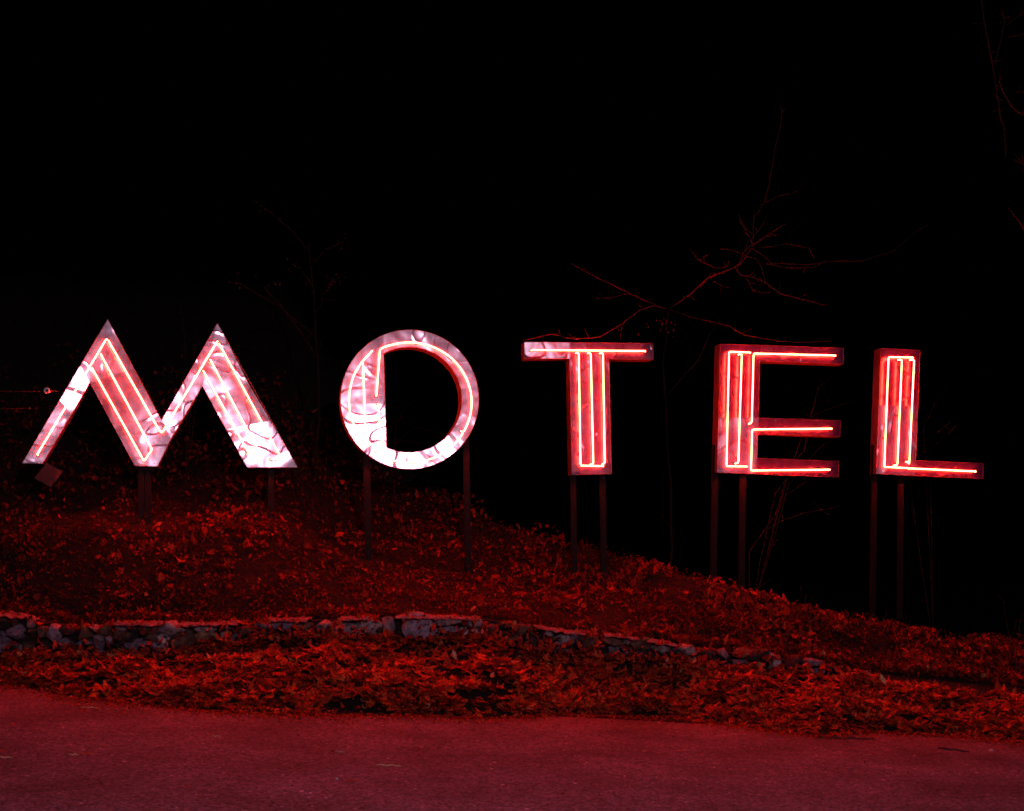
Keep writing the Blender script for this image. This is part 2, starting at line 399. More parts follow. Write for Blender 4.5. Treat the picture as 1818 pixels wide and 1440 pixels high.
# ---------------------------------------------------------------- stone wall
M_STONE = attr_mat('field_stone', rough=.8, spec=.25, speck=17, bump=.02, lo=.08)
M_MORT = simple('crumbling_mortar', (.02, .01, .012), (.28, .15, .18), 17, rough=.9, bump=1, bdist=.02)
M_MORT2 = simple('dark_joint', (.004, .003, .003), (.02, .012, .014), 18, rough=.95, bump=1, bdist=.02)
STONE_COL = {'lav': (.24, .17, .225), 'white': (.62, .5, .54), 'grey': (.25, .185, .20), 'brown': (.11, .055, .04), 'dark': (.03, .02, .025), 'tan': (.3, .17, .10), 'blue': (.15, .11, .155)}
def stone_mesh(c, w, h, d, rnd, seed):
    r = random.Random(seed); bm = bmesh.new()
    e = 3.0 if not rnd else 2.0
    for i in range(16 if not rnd else 30):
        v = Vector((r.gauss(0, 1), r.gauss(0, 1), r.gauss(0, 1))).normalized()
        m = (abs(v.x)**e+abs(v.y)**e+abs(v.z)**e)**(1/e)
        v = v/m*r.uniform(.86, 1.0)
        bm.verts.new((c[0]+v.x*w/2, c[1]+v.y*d/2, c[2]+v.z*h/2))
    bmesh.ops.convex_hull(bm, input=bm.verts)
    loose = [v for v in bm.verts if not v.link_faces]; bmesh.ops.delete(bm, geom=loose, context='VERTS')
    bmesh.ops.bevel(bm, geom=list(bm.edges), offset=min(w, h)*.025, segments=1, affect='EDGES', clamp_overlap=True)
    bmesh.ops.triangulate(bm, faces=bm.faces)
    bmesh.ops.subdivide_edges(bm, edges=[e for e in bm.edges if e.calc_length() > min(w, h)*.25], cuts=1, use_grid_fill=True)
    for v in bm.verts:
        v.co += Vector((1, 1, 1))*0+v.co.normalized()*0
        q = noise.noise(v.co*14+Vector((seed, 0, 0)))*min(w, h)*.06
        v.co.y += q; v.co.z += q*.5
    bmesh.ops.triangulate(bm, faces=bm.faces)
    bm.verts.ensure_lookup_table(); bm.verts.index_update()
    V = [tuple(v.co) for v in bm.verts]; Fc = [tuple(v.index for v in f.verts) for f in bm.faces]; bm.free()
    return V, Fc
def wall():
    root = empty('stone_wall', (0, 12.1, .5), 'low crumbling retaining wall of field stones along the foot of the leafy bank', 'wall')
    VV = []; FF = []; CC = []; base = 0; seed = 0; placed = []
    def put(px, py, w, h, kind, rnd=0, dy=0.0):
        nonlocal base, seed
        Y = float(Iy(px, Y_WALL)); s = Y/F; c = at(px, py, Y+.07+dy)
        V, Fc = stone_mesh(c, w*s*1.3, h*s*1.32, .30, rnd, seed); seed += 1
        VV.append(np.array(V)); FF.append(np.array(Fc)+base); base += len(V)
        k = STONE_COL[kind]; j = random.uniform(.8, 1.15); CC.append(np.tile(np.array(k)*j, (len(V), 1)))
        placed.append((px, py, w, h))
    traced = [(5,1143,32,42,'blue',1),(30,1122,26,26,'lav',0),(100,1124,26,30,'lav',1),(116,1143,24,20,'lav',1),(152,1122,28,24,'brown',0),(170,1118,12,16,'grey',0),
        (198,1136,14,16,'lav',0),(222,1128,30,22,'brown',0),(256,1150,60,30,'lav',0),(291,1141,22,30,'white',0),(327,1143,48,42,'brown',1),(366,1130,34,26,'tan',1),(362,1150,30,14,'blue',0),
        (400,1127,14,16,'grey',1),(440,1120,26,18,'brown',0),(470,1124,26,18,'dark',0),(502,1112,54,20,'blue',0),(545,1116,24,20,'brown',0),(575,1110,30,18,'grey',0),(612,1120,62,26,'grey',0),
        (655,1112,44,24,'grey',0),(692,1115,34,34,'grey',0),(739,1117,60,54,'lav',1),(790,1103,54,18,'grey',0),(789,1124,56,26,'lav',0),(836,1125,46,26,'white',0),(843,1106,36,16,'grey',0),
        (875,1120,20,24,'brown',0),(905,1135,40,26,'brown',0),(930,1118,30,20,'brown',0),(945,1140,34,26,'dark',1),(972,1145,30,24,'brown',1),(1000,1135,34,26,'grey',0),(1022,1128,26,20,'blue',0),(975,1122,20,14,'grey',0),
        (1048,1140,26,24,'brown',0),(1085,1140,38,18,'brown',0),(1105,1155,44,20,'blue',0),(1135,1142,40,20,'brown',0),(1170,1150,30,18,'grey',0),(1190,1166,40,14,'dark',0),
        (1218,1153,38,18,'grey',0),(1217,1171,36,14,'blue',0),(1255,1160,24,18,'dark',0),(1283,1160,18,18,'lav',0),(1312,1176,28,12,'blue',0),(1345,1166,46,28,'dark',0),(1373,1177,20,40,'grey',0),(1318,1160,30,18,'brown',0),
        (1410,1178,34,24,'dark',0),(1440,1176,30,14,'blue',0),(1450,1192,22,12,'blue',0),(1480,1190,30,22,'dark',0),(1507,1198,16,10,'blue',0)]
    for a in traced: put(*a)
    px = -140.0
    while px < 1500:                                    # darker filler stones between the traced ones
        top = float(Iy(px, T_TOP)); bot = float(Iy(px, T_BASE))+8; y = top+8
        while y < bot:
            h = random.uniform(12, 24); w = random.uniform(16, 38)
            if not any(abs(px-a) < (w+c)*.36 and abs(y-b) < (h+d)*.36 for a, b, c, d in placed):
                put(px, y, w, h, random.choice(['dark', 'brown', 'brown', 'dark', 'blue', 'grey']), random.random() < .4, .03)
            y += h*.8
        px += random.uniform(9, 16)
    me_o = fast_mesh('stonework', np.concatenate(VV), np.concatenate(FF), np.concatenate(CC), M_STONE)
    me_o.data.transform(Matrix.Translation(-Vector(root.location))); me_o.parent = root
    # dark joints behind the stones
    mb = MB(); xs = np.arange(-150, 1512, 6.0); V = []
    for px in xs:
        Y = float(Iy(px, Y_WALL)); s = Y/F
        zt = CZ-(float(Iy(px, T_TOP))+4-HY)*s; zb = CZ-(float(Iy(px, T_BASE))+22-HY)*s; X = (px-CX)*s
        j = .02*noise.noise(Vector((X*6, 0, 3)))
        V += [(X, Y+.09+j, zb), (X, Y+.09-j, zt), (X, Y+.22, zt), (X, Y+.22, zb)]
    Fc = []
    for i in range(len(xs)-1):
        for k in range(4): a = i*4+k; b = i*4+(k+1) % 4; Fc.append((a, b, b+4, a+4))
    Fc += [(0, 3, 2, 1), tuple(len(V)-4+k for k in range(4))]
    mb.add(V, Fc); mb.build('mortar_core', M_MORT2, root)
    # rough mortar coping, broken into stretches
    for (a, b) in ((-150, 46), (208, 290), (318, 426), (480, 548), (600, 655), (703, 790), (798, 852), (948, 1040), (1072, 1136), (1146, 1202)):
        mb = MB(); xs = np.linspace(a, b, max(4, int((b-a)/3))); V = []; Fc = []; K = 9
        for i, px in enumerate(xs):
            Y = float(Iy(px, Y_WALL)); s = Y/F; zt = CZ-(float(Iy(px, T_TOP))-HY)*s; X = (px-CX)*s
            e = 1 if 0 < i < len(xs)-1 else .3
            th = (.008+.03*abs(noise.noise(Vector((X*4, 1, 1)))))*e
            prof = [(-.085, -th), (-.095, -.01), (-.06, .004), (0, .010), (.1, .014), (.2, .012), (.27, .0), (.27, -th), (0, -th)]
            for (dy, dz) in prof:
                q = Vector((X*9, dy*20, 7)); V.append((X, Y+dy+.02*noise.noise(q), zt+dz+.022*noise.noise(q*1.7)-.006))
        for i in range(len(xs)-1):
            for k in range(K): Fc.append((i*K+k, i*K+(k+1) % K, (i+1)*K+(k+1) % K, (i+1)*K+k))
        Fc += [tuple(range(K))[::-1], tuple((len(xs)-1)*K+k for k in range(K))]
        mb.add(V, Fc); mb.build('coping', M_MORT, root)
wall()
n = 2600
px = rng.uniform(-120, 1560, n); yw = Iy(px, Y_WALL); top = Iy(px, T_TOP); bot = Iy(px, T_BASE); w_ = rng.random(n)
py = np.where(w_ < .5, top+rng.uniform(-5, 9, n)+rng.exponential(4, n), bot-rng.exponential(8, n)); yy = np.where(w_ < .5, yw+rng.uniform(-.06, .25, n), yw-rng.uniform(.1, .2, n))
kp = (nz(np.stack([px/60, py*0, py*0], 1), 1, 4) > -.1) | (w_ >= .5)
P = np.stack([(px-CX)/F*yy, yy, CZ-(py-HY)/F*yy], 1)[kp]; n = len(P)
tag(scatter('leaves_on_wall', P, np.tile([0, -.6, .8], (n, 1)), rng.uniform(.02, .06, n), .5, [4, 4, 3, 2, 2, .4, 3], .8, M_LEAF), kind='stuff')
# ---------------------------------------------------------------- the letters
LAMP = Vector((2.3, -2.2, 4.25))
def fillet(pts, r, seg=5):
    out = [pts[0]]
    for i in range(1, len(pts)-1):
        a, b, c = Vector(pts[i-1]), Vector(pts[i]), Vector(pts[i+1])
        u = (a-b); v = (c-b); rr = min(r, u.length*.45, v.length*.45); p = b+u.normalized()*rr; q = b+v.normalized()*rr
        for k in range(seg+1):
            t = k/seg; out.append((1-t)**2*p+2*t*(1-t)*b+t*t*q)
    out.append(pts[-1]); return [Vector(p) for p in out]
class Letter:
    def __init__(s, name, label, cx, yaw_deg, depth, zoom, base):
        s.yaw = math.radians(yaw_deg); s.n = Vector((math.sin(s.yaw), -math.cos(s.yaw), 0)); s.d = Vector((math.cos(s.yaw), math.sin(s.yaw), 0))
        s.P = at(cx, HY, planeY(cx)); s.depth = depth; s.zoom = zoom
        Yb = s.P.y+.1; s.root = empty(name, at(cx, base, Yb), label, 'sign letter', 'letters of the neon sign')
    def w(s, p, off=0.0, z=None):
        if z is None: z = s.zoom
        px, py = (p[0]/z[0]+z[1], p[1]/z[0]+z[2]) if z else p
        r = Vector(((px-CX)/F, 1, -(py-HY)/F)); O = Vector((0, 0, CZ))
        t = (s.n.dot(s.P-O)+off)/s.n.dot(r)
        return O+r*t
    def uv(s, W): q = W-s.P; return (q.dot(s.d), q.z)
    def xyz(s, u, v, off): return s.P+s.d*u+Vector((0, 0, v))+s.n*off
    def can(s, outline, mat_side=M_SIDE, hole=None):
        """return walls and back of the letter box, a rolled lip standing just proud of the face"""
        mb = MB()
        for ring, sgn in ((outline, 1), (hole, -1)):
            if not ring: continue
            q = [s.uv(s.w(p)) for p in ring]; n = len(q)
            area = sum(q[i][0]*q[(i+1) % n][1]-q[(i+1) % n][0]*q[i][1] for i in range(n))
            ins = []
            for i in range(n):
                a, b, c = Vector(q[i-1]), Vector(q[i]), Vector(q[(i+1) % n])
                e1 = (b-a).normalized(); e2 = (c-b).normalized()
                n1 = Vector((-e1.y, e1.x)); n2 = Vector((-e2.y, e2.x))
                m = (n1+n2).normalized(); k = 1/max(.4, m.dot(n1))
                ins.append(b+m*k*.004*(1 if area > 0 else -1)*sgn)
            prof = [(0, .005), (1, .005), (1, -.012)]
            V = []
            for i in range(n):
                V += [s.xyz(*ins[i], -.012), s.xyz(*ins[i], .005), s.xyz(*q[i], .005), s.xyz(*q[i], -s.depth)]
            Fc = []
            for i in range(n):
                j = (i+1) % n
                for k in range(3): Fc.append((i*4+k, j*4+k, j*4+k+1, i*4+k+1))
            mb.add(V, Fc)
        mb.build('side_wall', mat_side, s.root)
    def face(s, panels, mat, backs=True):
        me = bpy.data.meshes.new('face_panel'); V = []; Fc = []; T = []; o = s.root.location
        for (poly, tilt) in panels:
            b = len(V); W = [s.w(p) for p in poly]; V += [tuple(x-o) for x in W]; Fc.append(tuple(range(b, b+len(W))))
            c = sum(W, Vector())/len(W)
            if tilt[0] in ('lamp', 'part'):
                vd = (Vector((0, 0, CZ))-c).normalized(); ld = (LAMP-c).normalized(); h = (vd+ld).normalized()
                tv = h/h.dot(s.n)-s.n
                if tilt[0] == 'part': tv = tv*tilt[1]
                else: tv = tv+s.d*tilt[1]+Vector((0, 0, tilt[2]))
            else: tv = s.d*tilt[0]+Vector((0, 0, tilt[1]))
            T.append(tv)
            if backs:
                b = len(V); V += [tuple(x-o-s.n*(s.depth-.002)) for x in W]; Fc.append(tuple(range(b, b+len(W)))[::-1]); T.append(Vector((0, 0, 0)))
        me.from_pydata(V, [], Fc)
        bm = bmesh.new(); bm.from_mesh(me)
        bmesh.ops.triangulate(bm, faces=[f for f in bm.faces if len(f.verts) > 4], ngon_method='EAR_CLIP')
        bm.free()
        a = me.attributes.new('tilt', 'FLOAT_VECTOR', 'FACE'); a.data.foreach_set('vector', [x for t in T for x in t])
        me.materials.append(mat); me.update()
        return link('face_panel', me, s.root)
    def tube(s, pts, z=None, r=.0046, h=.068, supports=(.22, .78), hook0=True, hook1=True, fr=.03):
        W = [s.w(p, h, z) for p in pts]
        if hook0:
            e = (W[0]-W[1]).normalized(); W = [W[0]-s.n*(h+.004)+e*.004]+W
        if hook1:
            e = (W[-1]-W[-2]).normalized(); W = W+[W[-1]-s.n*(h+.004)+e*.004]
        path = fillet(W, fr)
        mb = MB(); mb.tube(path, r, 8); t = mb.build('neon_tube', M_NEON, s.root, smooth=True)
        for k, hk in ((0, hook0), (-1, hook1)):
            if hk:
                c = W[k]; cb = MB(); cb.tube([c, c+s.n*.024, c+s.n*.027], [.0165, .0155, .010], 12)
                cb.build('electrode_cap', M_CAP, s.root, smooth=False)
        L = [0]
        for a, b in zip(path[:-1], path[1:]): L.append(L[-1]+(b-a).length)
        for q in supports:
            x = q*L[-1]; i = max(j for j in range(len(L)-1) if L[j] <= x); f = (x-L[i])/(L[i+1]-L[i]+1e-9)
            p = path[i].lerp(path[i+1], f); dirv = (path[i+1]-path[i]).normalized(); sd = dirv.cross(s.n).normalized()
            g = MB(); g.tube([p-s.n*(h-.002), p-s.n*.012], [.0055, .004], 6)
            g.tube([p-s.n*(h-.002), p-s.n*(h-.008)], [.012, .011], 8)
            g.tube([p+sd*.010-s.n*.004, p-s.n*.012, p-sd*.010-s.n*.004], .0022, 5)
            g.build('tube_support', M_CAP, s.root)
    def post(s, pxa, pya, pxb, pyb, off=-.09, wd=.075, extend=.0):
        A = s.w((pxa, pya), off, False); B = s.w((pxb, pyb), off, False); B.z -= extend
        ax = (A-B).normalized(); sd = s.d; mb = MB()
        # U-channel: web and two flanges
        c = (A+B)/2; hl = (A-B).length/2
        mb.box(c+s.n*.018, sd*(wd/2), s.n*.003, ax*hl)
        for k in (-1, 1): mb.box(c+sd*k*(wd/2-.003), sd*.003, s.n*.0152, ax*hl)
        nf = len(mb.f); nh = int(hl*2/.11)
        for i in range(nh):
            q = B+ax*(.06+i*.11)+s.n*.0215; mb.tube([q, q+s.n*.0006], [.006, .006], 8)
        p = mb.build('post', M_POST, s.root); p.data.materials.append(M_CAP)
        for f in list(p.data.polygons)[nf:]: f.material_index = 1
        return p
    def screws(s, pts, z=None):
        for p in pts:
            c = s.w(p, 0.0, z); mb = MB(); mb.tube([c, c+s.n*.004, c+s.n*.006], [.007, .006, .003], 8); mb.build('screw', M_CAP, s.root)
DK_ = (.020, .010, .060)
SH = dict(a=sheet_mat('sheet_metal_m', .010, 1, dif=(.014, .008, .024), crease=.0011, w1=.12, w2=.12, r1=.14, cw=.034), b=sheet_mat('sheet_metal_o', .008, 2, dif=(.014, .008, .024), crease=.0011, w1=.12, w2=.12, r1=.14, cw=.034), c=sheet_mat('sheet_metal_t', .008, 3, DK_), d=sheet_mat('sheet_metal_e', .008, 5, DK_), e=sheet_mat('sheet_metal_l', .007, 8, DK_))
# --- M
ZM = (4.363, 0, 550); OFF = 260*4.363
def m2(x, y): return (x+OFF, y)
L = Letter('neon_letter', 'wide neon letter M, leftmost of the sign, with white glare on its metal', 300, 11.1, .15, ZM, 930)
outM = [(170,1190),(835,72),(1252,855),m2(550,103),m2(1172,1222),m2(780,1222),m2(433,590),m2(190,1000),m2(85,1215),(1045,1210),(697,565),(330,1192)]
L.can(outM)
L.face([([(170,1190),(330,1192),(553,812),(462,699)], ('lamp', .03, -.03)),
        ([(462,699),(553,812),(697,565),(622,430)], ('lamp', 0, 0)),
        ([(622,430),(835,72),(1040,457),(697,565)], ('lamp', .05, .03)),
        ([(697,565),(1040,457),(1252,855),m2(190,1000),m2(85,1215),(1045,1210)], ('lamp', -.05, .03)),
        ([m2(118,855),m2(550,103),m2(433,590),m2(190,1000)], ('lamp', .03, .02)),
        ([m2(433,590),m2(550,103),m2(785,562),m2(490,690)], ('lamp', .015, .035)),
        ([m2(490,690),m2(785,562),m2(960,860),m2(620,925)], ('lamp', .03, .028)),
        ([m2(620,925),m2(960,860),m2(1172,1222),m2(780,1222)], ('lamp', .005, -.012))], SH['a'])
L.tube([(288,1122),(824,226)], supports=(.12, .48, .8))
L.tube([(838,236),(1250,962),m2(550,242)], supports=(.1, .4, .62), fr=.05)
L.tube([(778,340),(1178,1082),(1115,1172),(712,450)], supports=(.08, .42, .62, .93), fr=.02)
L.tube([m2(563,262),m2(1050,1158),m2(968,1156)], supports=(.08, .5, .93), fr=.02)
L.tube([m2(494,385),m2(902,1158),m2(820,1160),m2(440,472)], supports=(.09, .3, .66, .93), fr=.02)
L.screws([(205,1165),(310,1175),(1070,1190),(1195,1190),m2(815,1212),m2(1148,1205),m2(785,535),m2(486,686),m2(668,320)])
L.post(251, 800, 251, 930, wd=.062, extend=.3); L.post(263, 800, 263, 930, off=-.09, wd=.062, extend=.3); L.post(481, 790, 482, 925, wd=.062, extend=.3)
mb = MB(); a, b, c, d = [L.w(p, -.03) for p in ((1048,1216),(1200,1212),(1190,1250),(1060,1240))]
mb.add([a, b, c, d, a-L.n*.09, b-L.n*.09, c-L.n*.09, d-L.n*.09], [(0,1,2,3),(4,7,6,5),(0,4,5,1),(1,5,6,2),(2,6,7,3),(3,7,4,0)]); mb.build('bracket', M_POST, L.root)
LM = L
# --- O
ZO = (4.8, 580, 560)
L = Letter('neon_letter', 'round neon letter O with a solid crescent on its left, beside the M', 728, 13.5, .19, ZO, 1030)
def circ(cx, cy, rx, ry, a0, a1, n):      # degrees, clockwise from the top in picture terms
    return [(cx+rx*math.sin(math.radians(a0+(a1-a0)*i/n)), cy-ry*math.cos(math.radians(a0+(a1-a0)*i/n))) for i in range(n+1)]
oc = (707, 716, 589, 594); ic = (703, 718, 449, 449)
at_top = math.degrees(math.asin((485-703)/449)); ab = 180-math.degrees(math.asin((510-703)/449))   # chord ends on the inner circle
inner = circ(*ic, at_top, ab, 60)
L.can(circ(*oc, 0, 360, 120)[:-1], hole=inner)
def ring(a0, a1, n, oa0=None, oa1=None):
    return circ(*oc, oa0 if oa0 is not None else a0, oa1 if oa1 is not None else a1, n)+circ(*ic, a0, a1, n)[::-1]
pan = []
def strip(a0, a1, tilt, k=4, o0=None, o1=None):
    o0 = a0 if o0 is None else o0; o1 = a1 if o1 is None else o1
    for i in range(k):
        f, g = i/k, (i+1)/k
        pan.append((circ(*oc, o0+(o1-o0)*f, o0+(o1-o0)*g, 3)+circ(*ic, a0+(a1-a0)*f, a0+(a1-a0)*g, 3)[::-1], tilt))
ot = math.degrees(math.asin((485-707)/589)); ob = 180-math.degrees(math.asin((510-707)/589))
strip(at_top, 50, ('lamp', .04, .03), 5, o0=ot)
strip(50, 108, ('lamp', -.02, .05), 4)
strip(108, 128, ('lamp', .03, .03), 2)
strip(128, ab, ('lamp', 0, 0), 6, o1=ob)
def chordx(y): return 485+(y-325)*(510-485)/(1120-325)
ymid = 752; a_mid = math.degrees(math.atan2(118-707, -(ymid-716)))
aL = 270-math.degrees(math.asin((ymid-716)/594))
pan.append(([(485, 325), (485, 166)]+circ(*oc, ot, aL-360, 24)[1:]+[(chordx(ymid), ymid)], ('lamp', .035, .03)))
pan.append(([(chordx(ymid), ymid)]+circ(*oc, aL, ob, 24)+[(510, 1120)], ('lamp', 0, .0)))
L.face(pan, SH['b'])
mid = (705, 740, 533, 512)
L.tube([(425,680),(440,480),(455,290),(490,268)]+circ(703,742,533,512,-18,118,22), supports=(.02, .42, .78), hook1=True, fr=.01)
L.tube([(1150,985)]+circ(705,742,530,512,121,203,16)+[(478,1195),(455,950),(437,752)], supports=(.25, .72), fr=.01)
L.tube([(390,300),(300,395),(235,500),(203,600),(190,720),(195,810),(215,900),(260,975),(330,1050),(422,1150)], supports=(.16, .5, .9), hook0=False, fr=.05)
L.tube([(308,385),(318,600),(325,850),(330,1028)], supports=(.93,), hook0=False)
L.screws([(450,255),(975,268),(733,1238),(1035,1140),(183,768),(290,1030),(1222,665)])
L.post(650, 775, 655, 1003, off=-.10, wd=.072, extend=.25); L.post(827, 780, 832, 1030, off=-.10, wd=.068, extend=.25)
# --- T
ZT = (5.143, 900, 580)
L = Letter('neon_letter', 'neon letter T with three upright tubes in its stem, beside the O', 1045, 11.1, .18, ZT, 1035)
outT = [(157,140),(1335,152),(1337,300),(932,298),(957,1345),(592,1353),(571,293),(160,292)]
L.can(outT)
L.face([([(157,140),(571,145),(571,293),(160,292)], ('part', .85)), ([(571,145),(930,148),(932,298),(571,293)], ('part', .3)),
        ([(930,148),(1335,152),(1337,300),(932,298)], ('part', .3)), ([(571,293),(932,298),(957,1345),(592,1353)], ('part', .4))], SH['c'])
L.tube([(232,213),(1268,222)], supports=(.06, .93))
L.tube([(640,238),(656,244),(672,1268),(884,1273)], supports=(.04, .37, .8), fr=.02)
L.tube([(748,240),(765,246),(789,1250),(770,1256)], supports=(.06, .52, .93), fr=.02)
L.tube([(858,240),(877,246),(893,1242),(878,1254)], supports=(.06, .53, .93), fr=.02)
L.screws([(185,165),(1310,175),(615,1325),(935,1320)])
L.post(1016, 770, 1021, 1035, wd=.062, extend=.3); L.post(1068, 770, 1073, 1035, wd=.068, extend=.3)
# --- E
ZE = (4.964, 1240, 580)
L = Letter('neon_letter', 'neon letter E with three arms, between the T and the L', 1385, 11.1, .17, ZE, 1050)
outE = [(190,152),(1280,188),(1277,330),(540,303),(530,803),(1253,828),(1250,970),(522,945),(518,1158),(1238,1185),(1232,1328),(163,1285)]
L.can(outE)
L.face([([(190,152),(548,163),(540,303),(530,803),(177,803)], ('part', .05)), ([(177,803),(530,803),(522,945),(518,1158),(513,1298),(163,1285)], ('part', .72)),
        ([(548,163),(1280,188),(1277,330),(540,303)], ('part', .3)), ([(530,803),(1253,828),(1250,970),(522,945)], ('part', .0)),
        ([(518,1158),(1238,1185),(1232,1328),(513,1298)], ('part', .0))], SH['d'])
L.tube([(462,228),(270,220),(247,1230),(432,1232)], supports=(.03, .25, .72), fr=.02)
L.tube([(366,242),(382,246),(352,1196),(338,1204)], supports=(.07, .5, .9), fr=.02)
L.tube([(458,852),(470,840),(486,236),(1212,254)], supports=(.1, .45, .95), fr=.02)
L.tube([(1180,898),(474,906),(463,1268),(1163,1260)], supports=(.04, .32, .72, .96), fr=.02)
L.screws([(205,1265),(1225,215),(1215,850),(1210,1205)])
L.post(1270, 790, 1265, 1012, wd=.074, extend=.6); L.post(1319, 790, 1315, 1008, wd=.074, extend=.6)
# --- L
ZL = (4.964, 1520, 580)
L = Letter('neon_letter', 'neon letter L with three upright tubes, rightmost of the sign', 1645, 11.1, .16, ZL, 1080)
outL = [(217,190),(564,207),(525,1178),(1123,1205),(1117,1342),(175,1298)]
L.can(outL)
L.face([([(217,190),(564,207),(545,700),(196,690)], ('part', .0)), ([(196,690),(545,700),(525,1178),(520,1312),(175,1298)], ('part', .72)), ([(525,1178),(1123,1205),(1117,1342),(520,1312)], ('part', .0))], SH['e'])
L.tube([(462,1246),(248,1236),(286,268),(506,272)], supports=(.04, .35, .6), fr=.02)
L.tube([(386,290),(403,296),(364,1216),(346,1222)], supports=(.1, .52, .92), fr=.02)
L.tube([(490,290),(511,296),(468,1212),(455,1190)], supports=(.1, .9), fr=.02)
L.tube([(478,1249),(1062,1276)], supports=(.22, .86))
L.screws([(195,1280),(540,222),(1100,1325)])
L.post(1552, 790, 1549, 985, wd=.066, extend=.8); L.post(1599, 790, 1597, 980, wd=.066, extend=.8)
# ---------------------------------------------------------------- odds and ends by the M
def proj(p, off, z=False): return LM.w(p, off, z)
mb = MB(); q = [proj(p, -.12) for p in ((83,822),(112,837),(90,865),(61,849))]; nn = LM.n*.004
mb.add([v+nn for v in q]+[v-nn for v in q], [(0,1,2,3),(4,7,6,5),(0,4,5,1),(1,5,6,2),(2,6,7,3),(3,7,4,0)])
c0 = q[0]
root = empty('metal_plate', c0, 'square rusty sheet plate hanging by its corner below the left foot of the M', 'plate')
mb.build('plate', simple('rusted_sheet', (.03, .008, .008), (.07, .018, .016), 16, rough=.5, metal=.2), root)
mb = MB(); a = proj((80, 800), -.12); mb.tube([q[0]+Vector((0, 0, -.015)), q[0]+(a-q[0])*.5, a], .004, 6); mb.build('hanger_wire', M_POST, root)
# stay wires running in from the left, on a post just outside the picture
gx = proj((-60, 700), -.05); gz = ground_z(-60, gx.y)
root = empty('wire_post', Vector((gx.x, gx.y, gz)), 'thin steel post carrying the two wires, left of the M', 'post')
mb = MB(); mb.box(Vector((gx.x, gx.y, (gz+gx.z+.4)/2)), Vector((.03, 0, 0)), Vector((0, .02, 0)), Vector((0, 0, (gx.z+.4-gz)/2))); mb.build('post', M_POST, root)
for (p0, p1, lab, kn) in (((-60, 690), (69, 695), 'upper thin wire stretching in from the left towards the white ring', .012), ((-60, 722), (52, 725), 'lower thin wire ending in a small knob, left of the M', .016)):
    a, b = proj(p0, -.05), proj(p1, -.05); root = empty('stay_wire', a, lab, 'wire', 'stay wires left of the M')
    mb = MB(); pts = [a.lerp(b, i/8)+Vector((0, 0, -.012*math.sin(math.pi*i/8))) for i in range(9)]; mb.tube(pts, .004, 6); mb.build('wire', M_BARK, root)
    mb = MB(); e = (b-a).normalized(); mb.tube([b-e*kn, b-e*kn*.4, b+e*kn*.4, b+e*kn], [kn*.5, kn, kn, kn*.4], 8); mb.build('end_knob', M_BARK, root, smooth=True)
c = proj((83.3, 693.5), .06); bm = bmesh.new(); Vr = []; Fr = []
for i in range(24):
    A = 2*math.pi*i/24
    for k in range(8):
        B = 2*math.pi*k/8; r = .022+.0095*math.cos(B)
        Vr.append(c+LM.d*(r*math.cos(A))+Vector((0, 0, r*math.sin(A)))+LM.n*(.0095*math.sin(B)))
for i in range(24):
    for k in range(8): Fr.append((i*8+k, ((i+1) % 24)*8+k, ((i+1) % 24)*8+(k+1) % 8, i*8+(k+1) % 8))
root = empty('insulator_ring', c, 'small white ceramic ring in the dark beside the left leg of the M', 'insulator')
mb = MB(); mb.add(Vr, Fr); mb.build('ring', M_CERAM, root, smooth=True)
mb = MB(); a = proj((104, 694), -.02); mb.tube([c-LM.n*.01, c-LM.n*.03, a.lerp(c, .5)-LM.n*.03, a], .004, 6); mb.build('holder', M_CAP, root)
# ---------------------------------------------------------------- bare trees and shrubs
def wob(pts, amp, seed, n=4):
    out = []
    for i in range(len(pts)-1):
        for k in range(n):
            t = k/n; p = Vector(pts[i]).lerp(Vector(pts[i+1]), t)
            out.append(p+Vector((noise.noise(p*5+Vector((seed, 0, 0))), noise.noise(p*5+Vector((0, seed, 0))), noise.noise(p*5+Vector((0, 0, seed)))))*amp)
    out.append(Vector(pts[-1])); return out
def limb(mb, pts, r0, r1, seed, amp=.012, twigs=3, tl=.18):
    W = wob(pts, amp, seed); n = len(W); R = [r0+(r1-r0)*i/(n-1) for i in range(n)]
    mb.tube(W, R, 5)
    rr = random.Random(seed*17+3)
    for _ in range(twigs):
        i = rr.randint(1, n-2); d = (W[i+1]-W[i-1]).normalized()
        s = Vector((rr.uniform(-1, 1), rr.uniform(-.5, .3), rr.uniform(-.6, 1))).normalized()
        e = (d*.8+s).normalized(); l = tl*rr.uniform(.3, 1)
        mb.tube([W[i], W[i]+e*l*.5, W[i]+e*l+Vector((0, 0, l*.15))], [R[i]*.6, R[i]*.45, R[i]*.25], 4)
def z7(x, y): return (x/2.2225+1000, y/2.2225+180)
def zE(x, y): return (x/4.964+1240, y/4.964+580)
def z3(x, y): return (x/2.942+1200, y/2.942+820)
